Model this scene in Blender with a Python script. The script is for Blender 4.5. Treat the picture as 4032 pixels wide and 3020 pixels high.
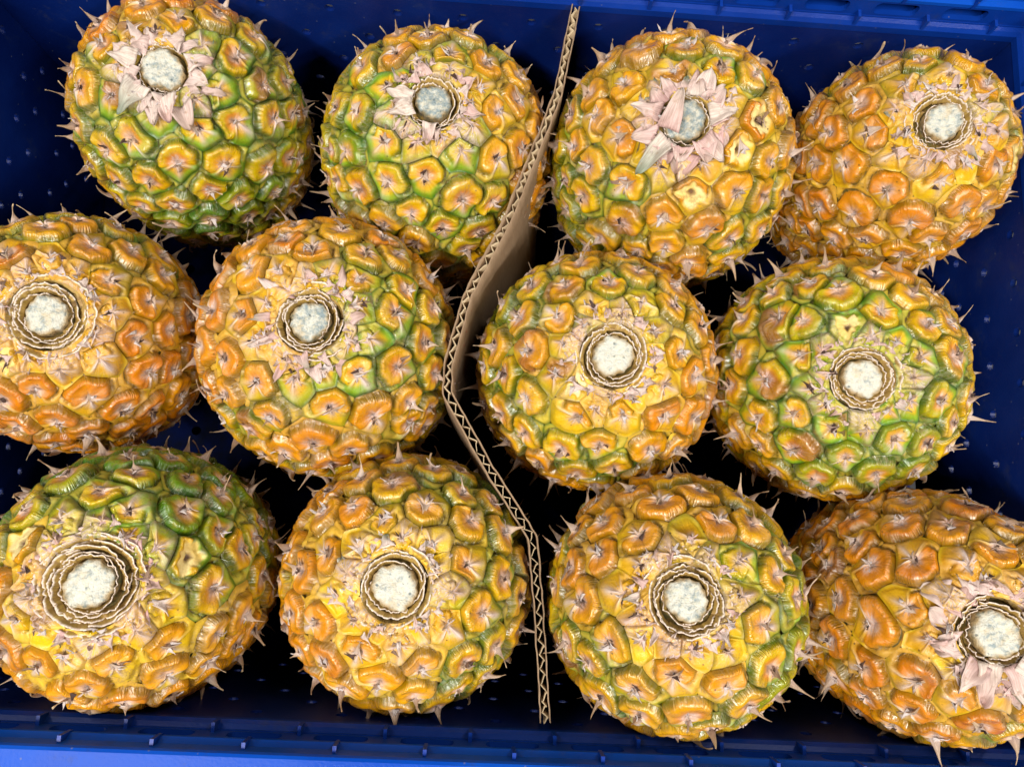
import bpy, math, random
import numpy as np
from mathutils import Matrix, Vector
from mathutils.geometry import delaunay_2d_cdt

for o in list(bpy.data.objects):
    bpy.data.objects.remove(o, do_unlink=True)
SC = bpy.context.scene
COL = SC.collection
rnd = random.Random(11)
rng = np.random.default_rng(7)

# ------------------------------------------------------------------ camera
cam = bpy.data.cameras.new("camera")
cam.sensor_width = 36.0
cam.lens = 36.0 * 3030 / 4032
cam.clip_start = 0.01
cam.clip_end = 50
camo = bpy.data.objects.new("camera", cam)
COL.objects.link(camo)
CP = np.array([0.002506, -0.091695, 0.550494])
CR = np.array([0.997881, 0.047984, 0.043953])
CU = np.array([-0.054992, 0.982963, 0.175384])
CA = np.array([0.034789, 0.177430, -0.983518])
m = Matrix.Identity(4)
for i in range(3):
    m[i][0], m[i][1], m[i][2], m[i][3] = CR[i], CU[i], -CA[i], CP[i]
camo.matrix_world = m
SC.camera = camo


def proj(X):
    """world point -> pixel of the 2212 px wide picture (used to find the eye standing nearest a spot)"""
    d = np.asarray(X) - CP
    z = d @ CA
    return np.stack([2016 + 3030 * (d @ CR) / z, 1510 - 3030 * (d @ CU) / z], -1) / (4032 / 2212)


# ------------------------------------------------------------------ light
SC.view_settings.view_transform = 'Standard'
SC.view_settings.look = 'None'
SC.view_settings.gamma = 1
SC.view_settings.exposure = 0.08
world = bpy.data.worlds.new("World")
SC.world = world
world.use_nodes = True
world.node_tree.nodes["Background"].inputs[0].default_value = (0.9, 0.95, 1.0, 1)
world.node_tree.nodes["Background"].inputs[1].default_value = 0.010


def area(name, loc, target, sx, sy, power, col=(1, .97, .93)):
    l = bpy.data.lights.new(name, 'AREA')
    l.shape = 'RECTANGLE'
    l.size, l.size_y, l.energy, l.color = sx, sy, power, col
    o = bpy.data.objects.new(name, l)
    COL.objects.link(o)
    o.location = loc
    o.rotation_euler = (Vector(target) - Vector(loc)).to_track_quat('-Z', 'Y').to_euler()
    return o


area("ceiling_lamp", (0.95, -0.85, 1.70), (0, 0, .2), 1.2, .05, 26)
area("ceiling_lamp", (-0.70, -0.75, 1.85), (0, 0, .2), 1.2, .05, 44)
area("ceiling_lamp", (-0.90, 0.60, 1.60), (0, 0, .2), .05, 1.1, 5.5)
area("ceiling_lamp", (0.85, 0.75, 1.65), (0, 0, .2), .05, 1.1, 7)

# ------------------------------------------------------------------ helpers


def lin(r, g, b):
    f = lambda c: (c / 255 / 12.92) if c / 255 <= .04045 else ((c / 255 + .055) / 1.055) ** 2.4
    return np.array([f(r), f(g), f(b)])


def sstep(a, b, x):
    t = np.clip((x - a) / (b - a), 0, 1)
    return t * t * (3 - 2 * t)


def mix(a, b, t):
    t = np.asarray(t)[..., None]
    return a * (1 - t) + b * t


class SN:
    """cheap smooth 3-D noise: a sum of random plane waves, about -1..1"""
    def __init__(s, seed, freq, n=14):
        r = np.random.default_rng(seed)
        k = r.normal(size=(n, 3))
        k /= np.linalg.norm(k, axis=1)[:, None]
        s.k = k * freq * r.uniform(.5, 1.6, (n, 1))
        s.p = r.uniform(0, 6.28, n)
        s.n = n

    def __call__(s, X):
        return np.sin(X @ s.k.T + s.p).sum(-1) / math.sqrt(s.n) * 1.2


def mesh_obj(name, V, F, mat, parent=None, smooth=True, attrs=None):
    me = bpy.data.meshes.new(name)
    if isinstance(F, tuple):            # (flat loops, starts, totals)
        fl, st, tt = F
        me.vertices.add(len(V)); me.vertices.foreach_set("co", np.asarray(V, np.float32).ravel())
        me.loops.add(len(fl)); me.loops.foreach_set("vertex_index", fl)
        me.polygons.add(len(st)); me.polygons.foreach_set("loop_start", st); me.polygons.foreach_set("loop_total", tt)
        me.update(calc_edges=True)
    else:
        me.from_pydata([tuple(v) for v in V], [], F)
        me.update()
    if smooth:
        me.polygons.foreach_set("use_smooth", np.ones(len(me.polygons), bool))
    for an, (ty, data) in (attrs or {}).items():
        a = me.attributes.new(an, ty, 'POINT')
        if ty == 'FLOAT_COLOR':
            d = np.ones((len(V), 4), np.float32); d[:, :data.shape[1]] = data
            a.data.foreach_set("color", d.ravel())
        elif ty == 'FLOAT_VECTOR':
            a.data.foreach_set("vector", np.asarray(data, np.float32).ravel())
        else:
            a.data.foreach_set("value", np.asarray(data, np.float32).ravel())
    me.materials.append(mat)
    o = bpy.data.objects.new(name, me)
    COL.objects.link(o)
    if parent is not None:
        o.parent = parent
    return o


def flat(faces):
    fl = np.array([i for f in faces for i in f], np.int32)
    tt = np.array([len(f) for f in faces], np.int32)
    st = np.concatenate([[0], np.cumsum(tt)[:-1]]).astype(np.int32)
    return fl, st, tt


def empty(name, mat4, label, cat, group=None):
    o = bpy.data.objects.new(name, None)
    o.empty_display_size = .02
    COL.objects.link(o)
    o.matrix_world = mat4
    o['label'] = label
    o['category'] = cat
    if group:
        o['group'] = group
    return o


# ------------------------------------------------------------------ materials


class NT:
    def __init__(s, name):
        s.m = bpy.data.materials.new(name)
        s.m.use_nodes = True
        s.t = s.m.node_tree
        s.b = s.t.nodes["Principled BSDF"]

    def n(s, typ, **kw):
        nd = s.t.nodes.new(typ)
        for k, v in kw.items():
            if k.startswith('i_'):
                key = k[2:]
                nd.inputs[int(key) if key.isdigit() else key].default_value = v
            else:
                setattr(nd, k, v)
        return nd

    def l(s, a, b):
        s.t.links.new(a, b)

    def math(s, op, a, b=None, c=None, clamp=False):
        nd = s.n('ShaderNodeMath', operation=op, use_clamp=clamp)
        for i, x in enumerate((a, b, c)):
            if x is None:
                continue
            if isinstance(x, (int, float)):
                nd.inputs[i].default_value = x
            else:
                s.l(x, nd.inputs[i])
        return nd.outputs[0]

    def ramp(s, x, a, b, lo=0., hi=1.):
        nd = s.n('ShaderNodeMapRange', interpolation_type='SMOOTHSTEP')
        s.l(x, nd.inputs[0])
        for i, v in enumerate((a, b, lo, hi)):
            nd.inputs[i + 1].default_value = v
        return nd.outputs[0]

    def noise(s, vec, scale, detail=3., rough=.55):
        nd = s.n('ShaderNodeTexNoise', i_Scale=scale, i_Detail=detail, i_Roughness=rough)
        if vec is not None:
            s.l(vec, nd.inputs['Vector'])
        return nd.outputs[0]

    def mixc(s, fac, a, b, typ='MIX'):
        nd = s.n('ShaderNodeMix', data_type='RGBA', blend_type=typ)
        if isinstance(fac, (int, float)):
            nd.inputs[0].default_value = fac
        else:
            s.l(fac, nd.inputs[0])
        for i, x in ((6, a), (7, b)):
            if isinstance(x, (tuple, list, np.ndarray)):
                nd.inputs[i].default_value = (*[float(q) for q in x[:3]], 1)
            else:
                s.l(x, nd.inputs[i])
        return nd.outputs[2]

    def bump(s, h, dist, strength=1., prev=None):
        nd = s.n('ShaderNodeBump', i_Strength=strength, i_Distance=dist)
        s.l(h, nd.inputs['Height'])
        if prev is not None:
            s.l(prev, nd.inputs['Normal'])
        return nd.outputs[0]


def attr(M, name):
    return M.n('ShaderNodeAttribute', attribute_name=name)


def make_rind():
    M = NT("pineapple_rind")
    co = attr(M, "Col").outputs['Color']
    ey = attr(M, "eye").outputs['Vector']           # cos phi, sin phi, rho
    mk = attr(M, "mask").outputs['Color']           # cushion, seed, paper
    sx = M.n('ShaderNodeSeparateXYZ'); M.l(ey, sx.inputs[0])
    sm = M.n('ShaderNodeSeparateColor'); M.l(mk, sm.inputs[0])
    cush, seed, paper = sm.outputs[0], sm.outputs[1], sm.outputs[2]
    z = M.math('ADD', M.math('MULTIPLY', seed, 60.), M.math('MULTIPLY', sx.outputs[2], 1.3))
    cv = M.n('ShaderNodeCombineXYZ'); 
    M.l(M.math('MULTIPLY', sx.outputs[0], 7.), cv.inputs[0]); M.l(M.math('MULTIPLY', sx.outputs[1], 7.), cv.inputs[1]); M.l(z, cv.inputs[2])
    streak = M.noise(cv.outputs[0], 1.6, 3.5, .65)
    obj = M.n('ShaderNodeTexCoord').outputs['Object']
    fine = M.noise(obj, 900., 4., .6)
    blot = M.noise(obj, 160., 3., .6)
    # pigment variation
    c = M.mixc(M.ramp(streak, .3, .75), M.mixc(.14, co, (.20, .07, .004)), co)
    c = M.mixc(M.math('MULTIPLY', M.ramp(blot, .45, .75), .35), c, M.mixc(.5, co, (.72, .38, .01)))
    # papery bloom: whitish dry skin in radial shreds
    pf = M.math('MULTIPLY', M.ramp(M.math('ADD', M.math('MULTIPLY', streak, .65), M.math('MULTIPLY', fine, .35)), .44, .56), paper)
    c = M.mixc(M.math('MULTIPLY', pf, .9), c, lin(208, 188, 182))
    # grey brown dry shreds near the middle
    pf2 = M.math('MULTIPLY', M.ramp(streak, .58, .66), M.math('MULTIPLY', paper, .8))
    c = M.mixc(pf2, c, lin(96, 72, 66))
    scf = M.math('MULTIPLY', M.math('MULTIPLY', M.ramp(M.noise(obj, 95., 5., .7), .50, .66), M.ramp(fine, .38, .6)), .55)
    c = M.mixc(scf, c, lin(150, 118, 74))
    # small dark specks
    vor = M.n('ShaderNodeTexVoronoi', i_Scale=260.); M.l(obj, vor.inputs['Vector'])
    sp = M.math('MULTIPLY', M.ramp(vor.outputs['Distance'], .16, .08), M.ramp(blot, .52, .6))
    c = M.mixc(M.math('MULTIPLY', sp, .75), c, (.06, .028, .012))
    M.l(c, M.b.inputs['Base Color'])
    # roughness: waxy cushions, matt bracts and paper
    r = M.math('ADD', M.math('SUBTRACT', .46, M.math('MULTIPLY', M.math('MULTIPLY', cush, M.ramp(sx.outputs[2], .35, .65)), .26)), M.math('MULTIPLY', paper, .22))
    r = M.math('ADD', r, M.math('MULTIPLY', scf, .5))
    r = M.math('ADD', r, M.math('MULTIPLY', M.math('SUBTRACT', fine, .5), .25))
    M.l(r, M.b.inputs['Roughness'])
    M.b.inputs['Specular IOR Level'].default_value = .6
    # relief: beads round the cushion rim, fibres, pores
    phi = M.math('ARCTAN2', sx.outputs[1], sx.outputs[0])
    warp = M.math('MULTIPLY', M.math('SUBTRACT', M.noise(cv.outputs[0], .6, 2.), .5), 14.)
    bead = M.math('ABSOLUTE', M.math('SINE', M.math('ADD', M.math('MULTIPLY', phi, 19.), warp)))
    bead = M.math('POWER', bead, .6)
    rimw = M.math('MULTIPLY', M.math('MULTIPLY', M.ramp(sx.outputs[2], .60, .76), M.ramp(sx.outputs[2], .96, .84)), cush)
    b1 = M.bump(M.math('MULTIPLY', bead, rimw), .00024)
    b2 = M.bump(streak, .00032, .8, b1)
    b3 = M.bump(M.math('ADD', fine, M.math('MULTIPLY', blot, .8)), .00035, .8, b2)
    M.l(b3, M.b.inputs['Normal'])
    M.l(M.math('ADD', .12, M.math('MULTIPLY', M.math('MULTIPLY', cush, M.ramp(sx.outputs[2], .4, .65)), .75)), M.b.inputs['Coat Weight'])
    M.b.inputs['Coat Roughness'].default_value = .11
    M.l(M.bump(fine, .00008, 1., b1), M.b.inputs['Coat Normal'])
    M.b.inputs['Subsurface Weight'].default_value = .03
    M.b.inputs['Subsurface Radius'].default_value = (.004, .002, .0006)
    M.b.inputs['Subsurface Scale'].default_value = .6
    return M.m


def make_leaf():
    M = NT("dry_bract")
    co = attr(M, "Col").outputs['Color']
    uv = attr(M, "eye").outputs['Vector']           # across, along, seed
    sx = M.n('ShaderNodeSeparateXYZ'); M.l(uv, sx.inputs[0])
    cv = M.n('ShaderNodeCombineXYZ')
    M.l(M.math('MULTIPLY', sx.outputs[0], 9.), cv.inputs[0]); M.l(M.math('MULTIPLY', sx.outputs[1], 1.2), cv.inputs[1]); M.l(M.math('MULTIPLY', sx.outputs[2], 40.), cv.inputs[2])
    st = M.noise(cv.outputs[0], 1.2, 3., .6)
    obj = M.n('ShaderNodeTexCoord').outputs['Object']
    bl = M.noise(obj, 350., 3.)
    c = M.mixc(M.ramp(st, .35, .65, 0., .6), co, M.mixc(.6, co, lin(120, 84, 70)))
    c = M.mixc(M.ramp(bl, .55, .75, 0., .5), c, lin(150, 118, 88))
    M.l(c, M.b.inputs['Base Color'])
    M.b.inputs['Roughness'].default_value = .58
    M.b.inputs['Specular IOR Level'].default_value = .35
    M.l(M.bump(st, .0005, .8), M.b.inputs['Normal'])
    return M.m


def make_core():
    M = NT("cut_stalk")
    obj = M.n('ShaderNodeTexCoord').outputs['Object']
    oi = M.n('ShaderNodeObjectInfo').outputs['Random']
    ad = M.n('ShaderNodeVectorMath', operation='ADD'); M.l(obj, ad.inputs[0])
    cx = M.n('ShaderNodeCombineXYZ'); M.l(oi, cx.inputs[0]); M.l(oi, cx.inputs[1]); M.l(cx.outputs[0], ad.inputs[1])
    v = ad.outputs[0]
    a = M.noise(v, 330., 3.5, .65); b = M.noise(v, 650., 3., .6); d = M.noise(v, 520., 1.)
    oc = M.n('ShaderNodeObjectInfo').outputs['Color']; so = M.n('ShaderNodeSeparateColor'); M.l(oc, so.inputs[0])
    a = M.math('ADD', a, M.math('MULTIPLY', M.math('SUBTRACT', so.outputs[0], .5), .3))
    c = M.mixc(M.ramp(a, .42, .72), lin(204, 202, 188), lin(128, 142, 144))
    c = M.mixc(M.ramp(b, .45, .7, 0., .45), c, lin(208, 196, 160))
    c = M.mixc(M.ramp(M.noise(v, 120., 5., .7), .52, .70, 0., .55), c, lin(196, 170, 122))
    vor = M.n('ShaderNodeTexVoronoi', i_Scale=230.); M.l(v, vor.inputs['Vector'])
    c = M.mixc(M.math('MULTIPLY', M.ramp(vor.outputs['Distance'], .22, .10), M.ramp(d, .5, .6, 0., .8)), c, lin(92, 104, 104))
    c = M.mixc(1., c, attr(M, 'Col').outputs['Color'], 'MULTIPLY')
    M.l(c, M.b.inputs['Base Color'])
    M.b.inputs['Roughness'].default_value = .7
    M.l(M.bump(M.math('ADD', b, M.math('MULTIPLY', a, .6)), .0012, .9), M.b.inputs['Normal'])
    return M.m


def make_plain(name, col, rough, bumpd=0, scale=400., var=None):
    M = NT(name)
    obj = M.n('ShaderNodeTexCoord').outputs['Object']
    n = M.noise(obj, scale, 4.)
    c = M.mixc(M.ramp(n, .35, .7), col, var if var is not None else tuple(x * .7 for x in col))
    M.l(c, M.b.inputs['Base Color'])
    M.b.inputs['Roughness'].default_value = rough
    if bumpd:
        M.l(M.bump(n, bumpd), M.b.inputs['Normal'])
    return M.m


def make_plastic(name, c0, c1, c2):
    M = NT(name)
    obj = M.n('ShaderNodeTexCoord').outputs['Object']
    big = M.noise(obj, 14., 4., .6)
    mp = M.n('ShaderNodeMapping'); M.l(obj, mp.inputs[0]); mp.inputs['Scale'].default_value = (40, 160, 160); mp.inputs['Rotation'].default_value = (.3, .2, .5)
    scr = M.noise(mp.outputs[0], 1., 5., .7)
    fine = M.noise(obj, 700., 3.)
    c = M.mixc(M.ramp(big, .35, .7), c0, c1)
    c = M.mixc(M.ramp(scr, .62, .8, 0., .3), c, c2)
    c = M.mixc(M.math('MULTIPLY', M.ramp(M.noise(obj, 55., 6., .75), .54, .72), .35), c, (.035, .045, .075))
    vd = M.n('ShaderNodeTexVoronoi', i_Scale=120.); M.l(obj, vd.inputs['Vector'])
    c = M.mixc(M.math('MULTIPLY', M.ramp(vd.outputs['Distance'], .07, .03), .5), c, (.16, .17, .2))
    M.l(c, M.b.inputs['Base Color'])
    M.l(M.math('ADD', M.math('MULTIPLY', big, .25), .22), M.b.inputs['Roughness'])
    M.l(M.bump(M.math('ADD', fine, M.math('MULTIPLY', scr, .5)), .00015, .6), M.b.inputs['Normal'])
    return M.m


def make_card(name, base, dark):
    M = NT(name)
    obj = M.n('ShaderNodeTexCoord').outputs['Object']
    mp = M.n('ShaderNodeMapping'); M.l(obj, mp.inputs[0]); mp.inputs['Scale'].default_value = (900, 900, 90)
    a = M.noise(mp.outputs[0], 1., 3.); b = M.noise(obj, 60., 4.); f = M.noise(obj, 1500., 3.)
    c = M.mixc(M.ramp(a, .3, .7), base, M.mixc(.5, base, dark))
    c = M.mixc(M.ramp(b, .45, .75, 0., .6), c, dark)
    M.l(c, M.b.inputs['Base Color'])
    M.b.inputs['Roughness'].default_value = .85
    M.l(M.bump(f, .0003, .7), M.b.inputs['Normal'])
    return M.m


RIND, LEAF, CORE, PLASTIC = make_rind(), make_leaf(), make_core(), make_plastic("blue_plastic", (.0014, .011, .105), (.003, .019, .15), (.015, .05, .2))
PLASTIC.node_tree.nodes["Principled BSDF"].inputs['Specular IOR Level'].default_value = .35
LITP = make_plastic("lit_scuffed_blue_plastic", (.002, .055, .40), (.004, .078, .50), (.02, .12, .55))  # lighter copy of the crate blue: light on the scuffed flange painted in
LITP.node_tree.nodes["Principled BSDF"].inputs["Specular IOR Level"].default_value = .10
RIMP = make_plastic("rim_blue_plastic", (.0016, .026, .22), (.003, .038, .29), (.015, .07, .35))
RIMP.node_tree.nodes["Principled BSDF"].inputs["Specular IOR Level"].default_value = .2
SHADEP = make_plain("shaded_blue_plastic", (.0012, .006, .05), .85, .0004, 90., (.004, .006, .02))  # near-black copy of the crate blue: shade between the fruits painted into the base
SHADEP.node_tree.nodes["Principled BSDF"].inputs["Specular IOR Level"].default_value = .08
BODYM = make_plain("inner_rind", tuple(lin(120, 92, 30)), .7, .0006, 500., tuple(lin(70, 70, 22)))
CARDF = make_card("cardboard_face", tuple(lin(156, 130, 102)), tuple(lin(132, 106, 80)))
CARDC = make_card("cardboard_flute", tuple(lin(196, 176, 142)), tuple(lin(158, 134, 102)))
REDINK = make_plain("red_ink", tuple(lin(170, 50, 40)), .7)
GROUND = make_plain("concrete", tuple(lin(80, 80, 82)), .8, .001, 30., tuple(lin(62, 62, 66)))

# ------------------------------------------------------------------ the floor under the crate
s = 3.0
gnd = mesh_obj("floor", [(-s, -s, -.012), (s, -s, -.012), (s, s, -.012), (-s, s, -.012)], [(0, 1, 2, 3)], GROUND, smooth=False)
gnd['kind'] = 'structure'

# ------------------------------------------------------------------ the crate
HX, HY = .285, .185
THK = .003


def panel(u0, u1, v0, v1, holes, place, nrm, thk, name, parent, mat):
    """flat panel with real holes; place maps (u, v) -> point on the inner face, thickness along nrm"""
    pts, edges, loops = [], [], []
    def loop(ps):
        b = len(pts); pts.extend(ps); n = len(ps)
        edges.extend([(b + i, b + (i + 1) % n) for i in range(n)])
        loops.append(list(range(b, b + n)))
    loop([(u0, v0), (u1, v0), (u1, v1), (u0, v1)])
    for h in holes:
        loop(h)
    vs, es, fs, ov, oe, of = delaunay_2d_cdt([Vector(p) for p in pts], edges, [], 0, 1e-7)
    hp = [np.array(h) for h in holes]
    def inhole(c):
        for h in hp:
            if abs(c[0] - h[:, 0].mean()) > .03 or abs(c[1] - h[:, 1].mean()) > .03:
                continue
            x, y = c; ins = False; j = len(h) - 1
            for i in range(len(h)):
                if (h[i, 1] > y) != (h[j, 1] > y) and x < (h[j, 0] - h[i, 0]) * (y - h[i, 1]) / (h[j, 1] - h[i, 1]) + h[i, 0]:
                    ins = not ins
                j = i
            if ins:
                return True
        return False
    keep = [f for f in fs if len(f) >= 3 and not inhole((sum(vs[i][0] for i in f) / len(f), sum(vs[i][1] for i in f) / len(f)))]
    N = len(vs)
    P = [Vector(place(v[0], v[1])) for v in vs]
    n = Vector(nrm)
    V = P + [p + n * thk for p in P]
    F = [tuple(f) for f in keep] + [tuple(i + N for i in reversed(f)) for f in keep]
    cnt = {}
    for f in keep:
        for i in range(len(f)):
            a, b = f[i], f[(i + 1) % len(f)]
            cnt[(a, b)] = 1
    for (a, b) in list(cnt):
        if (b, a) not in cnt:
            F.append((b, a, a + N, b + N))
    return mesh_obj(name, V, F, mat, parent, smooth=False)


def rrect(cx, cy, w, h, r, n=4):
    out = []
    for sx, sy, a0 in ((1, 1, 0), (-1, 1, 90), (-1, -1, 180), (1, -1, 270)):
        for k in range(n + 1):
            a = math.radians(a0 + 90 * k / n)
            out.append((cx + sx * (w / 2 - r) + r * math.cos(a), cy + sy * (h / 2 - r) + r * math.sin(a)))
    return out


def circ(cx, cy, r, n=12):
    return [(cx + r * math.cos(2 * math.pi * k / n), cy + r * math.sin(2 * math.pi * k / n)) for k in range(n)]


crate = empty("crate", Matrix.Translation((0, 0, -.01)),
              "blue perforated plastic crate holding the pineapples, slotted rim round its top", "crate")
ZO = .01          # the crate's base stands at z = -0.01


def boxes(name, bl, parent, mat, bev=0.):
    V, F = [], []
    for (x0, x1, y0, y1, z0, z1) in bl:
        b = len(V)
        V += [(x0, y0, z0), (x1, y0, z0), (x1, y1, z0), (x0, y1, z0), (x0, y0, z1), (x1, y0, z1), (x1, y1, z1), (x0, y1, z1)]
        F += [tuple(b + i for i in f) for f in ((0, 3, 2, 1), (4, 5, 6, 7), (0, 1, 5, 4), (1, 2, 6, 5), (2, 3, 7, 6), (3, 0, 4, 7))]
    return mesh_obj(name, V, F, mat, parent, smooth=False)


# base with drainage slots
bh = []
for i in range(-7, 8):
    for j in range(-4, 5):
        bh.append(circ(i * .036 + (.018 if j % 2 else 0), j * .039, .0032))
panel(-HX, HX, -HY, HY, bh, lambda u, v: (u, v, .004 + ZO), (0, 0, -1), .004, "base", crate, SHADEP)

PER = .0376
WT = .178


def holes_long(sgn):
    hs = []
    for r, zz in enumerate((.161, .1375, .114, .0905, .067, .0435)):
        x = -.2645 + (PER / 2 if r % 2 else 0) + .0185
        while x < .275:
            hs.append(circ(x + rnd.uniform(-.0012, .0012), zz + ZO, .0029))
            x += PER
    return hs


def holes_side(extra=None):
    hs = []
    for r, zz in enumerate((.1615, .1380, .1130, .0970, .0685, .0525, .030)):
        y = -.171 + (.0135 if r % 2 else 0)
        while y < .175:
            if not (extra and abs(y - extra[0]) < .02 and abs(zz - extra[1]) < .018):
                hs.append(circ(y, zz + ZO, .0027))
            y += .0275
    if extra:
        hs.append(rrect(extra[0], extra[1] + ZO, .016, .012, .002))
    return hs


panel(-HX, HX, 0, WT + ZO, holes_long(1), lambda u, v: (u, HY, v), (0, 1, 0), THK, "side_wall", crate, PLASTIC)
panel(-HX, HX, 0, WT + ZO, holes_long(-1), lambda u, v: (u, -HY, v), (0, -1, 0), THK, "side_wall", crate, PLASTIC)
panel(-HY - THK, HY + THK, 0, WT + ZO, holes_side(), lambda u, v: (-HX - .0005, u, v), (-1, 0, 0), THK, "end_wall", crate, PLASTIC)
panel(-HY - THK, HY + THK, 0, WT + ZO, holes_side((-.058, .052)), lambda u, v: (HX + .0005, u, v), (1, 0, 0), THK, "end_wall", crate, PLASTIC)
# corner posts on the inside of the end walls
# rim: inner ledge, slotted band, second ledge, upper band, top flange and skirt, on the four sides


def rim_side(axis, sgn):
    L = HX if axis == 'y' else HY
    B = HY if axis == 'y' else HX

    def pt(t, d, z):        # t along (-1..1), d outward of wall plane, z height
        if axis == 'y':
            return (t * (L + d), sgn * (B + d), z + ZO)
        return (sgn * (B + d), t * (L + d), z + ZO)

    def strip(prof):
        V, F = [], []
        for (d, z) in prof:
            V += [pt(-1, d, z), pt(1, d, z)]
        for k in range(len(prof) - 1):
            F.append((2 * k, 2 * k + 1, 2 * k + 3, 2 * k + 2))
        return V, F
    # solid swept profiles
    lower = [(-.0004, .174), (-.0008, .1790), (.0006, .1812), (.0026, .1822), (.0026, .1832), (.0150, .1832), (.0150, .174), (-.0004, .174)]
    V, F = strip(lower)
    rim = mesh_obj("rim", V, F, RIMP, crate, smooth=False)
    up = [(.0026, .1950), (.0024, .1975), (.0036, .1992), (.0044, .2004), (.0046, .2072), (.0052, .2086), (.0064, .2094),
          (.0150, .2096), (.0164, .2090), (.0170, .2076), (.0176, .170), (.0162, .170), (.0156, .2066), (.0064, .2072), (.0062, .1950), (.0026, .1950)]
    V, F = strip(up)
    mesh_obj("flange", V, F, LITP, rim, smooth=False)
    # slotted band between
    hs = []
    n = int(L / PER)
    ks = [k for k in range(-n - 1, n + 1)]
    for k in ks:
        c = (k + .5) * PER + .0045
        if abs(c) + .012 < L - .004:
            hs.append(rrect(c, .1891 + ZO, .0235, .0085, .0032))
    pl = (lambda u, v: (u, sgn * (B + .0030), v)) if axis == 'y' else (lambda u, v: (sgn * (B + .0030), u, v))
    nr = (0, sgn, 0) if axis == 'y' else (sgn, 0, 0)
    panel(-L, L, .1828 + ZO, .1954 + ZO, hs, pl, nr, .003, "slotted_band", rim, RIMP)
    # ribs on both ledges
    bl = []
    for k in ks:
        for zz0, zz1, d0, d1, off in ((.1800, .1870, -.0010, .0032, .0), (.1955, .2050, .0018, .0060, PER / 2)):
            c = k * PER + .0045 + off
            if abs(c) > L - .003:
                continue
            a, b = sorted((sgn * (B + d0), sgn * (B + d1)))
            w = .0008
            bl.append((c - w, c + w, a, b, zz0 + ZO, zz1 + ZO) if axis == 'y' else (a, b, c - w, c + w, zz0 + ZO, zz1 + ZO))
    boxes("rib", bl, rim, RIMP)['kind'] = 'stuff'


for ax in 'yx':
    for sg in (1, -1):
        rim_side(ax, sg)

# ------------------------------------------------------------------ the cardboard divider
DIV = np.array([(.0401, .1838), (.0371, .1620), (.0325, .1320), (.0091, .0595), (-.0087, .0188), (-.0161, -.0170), (-.0157, -.0311),
                (.0063, -.0662), (.0289, -.0980), (.0330, -.1278), (.0384, -.1806)])
seg = np.linalg.norm(np.diff(DIV, axis=0), axis=1)
sl = np.concatenate([[0], np.cumsum(seg)])
ns = 900
ss = np.linspace(0, sl[-1], ns)
pth = np.stack([np.interp(ss, sl, DIV[:, 0]), np.interp(ss, sl, DIV[:, 1])], -1)
for _ in range(4):
    pth[1:-1] = .25 * pth[:-2] + .5 * pth[1:-1] + .25 * pth[2:]
tan = np.gradient(pth, axis=0); tan /= np.linalg.norm(tan, axis=1)[:, None]
nor = np.stack([-tan[:, 1], tan[:, 0]], -1)
div = empty("cardboard_divider", Matrix.Translation((float(pth[450, 0]), float(pth[450, 1]), .005)),
            "folded brown corrugated cardboard divider standing between the left and right pineapples", "divider")
DO = np.array([pth[450, 0], pth[450, 1], .005])


def sheet(name, center, hw, ztop, mat, par):
    n = len(center)
    t = np.gradient(center, axis=0); t /= np.linalg.norm(t, axis=1)[:, None]
    nn = np.stack([-t[:, 1], t[:, 0]], -1)
    zs = [.008, .06, .12, .165, None]
    rows = []
    for z in zs:
        zz = ztop if z is None else np.full(n, z)
        for sd in (1, -1):
            lean = (.012 * sstep(-.06, -.16, center[:, 1]) + .022 * np.exp(-((center[:, 1] - .06) / .045) ** 2)) * (1 - zz / .18)
            rows.append(np.column_stack([center + nn * hw * sd + np.stack([lean, 0 * lean], -1), zz]))
    V = np.concatenate(rows) - DO
    F = []
    L = len(zs)
    for k in range(L - 1):
        for i in range(n - 1):
            a = 2 * k * n + i; b = a + 2 * n
            F.append((a, a + 1, b + 1, b))
            a += n; b += n
            F.append((a + 1, a, b, b + 1))
    a = 2 * (L - 1) * n; b = a + n
    for i in range(n - 1):
        F.append((a + i, a + i + 1, b + i + 1, b + i))
    return mesh_obj(name, V, F, mat, par)


sn1 = [np.interp(ss, np.arange(0, sl[-1] + .01, .0035), rng.normal(0, 1, int((sl[-1] + .01) / .0035) + 1)[:len(np.arange(0, sl[-1] + .01, .0035))]) for _ in range(6)]
HWD = .0021
zt = .1795 + .0004 * sn1[0]
sheet("liner", pth + nor * (HWD + .00018 * sn1[1][:, None]), .0003, zt, CARDF, div)
sheet("liner", pth - nor * (HWD + .00018 * sn1[2][:, None]), .0003, .1795 + .0004 * sn1[3], CARDF, div)
phs = 2 * math.pi * ss / .0064 + 1.1 * np.interp(ss, np.linspace(0, sl[-1], 40), rng.normal(0, .9, 40))
amp = (HWD - .00035) * (.86 + .22 * np.interp(ss, np.linspace(0, sl[-1], 60), rng.normal(0, .6, 60)).clip(-1, .6))
flc = pth + nor * (amp * np.sin(phs + .35 * np.sin(phs)) + .00042 * sn1[4])[:, None] + tan * (.0006 * np.sin(2 * phs))[:, None]
sheet("fluting", flc, .00017, .1786 + .0007 * sn1[5], CARDC, div)
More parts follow.
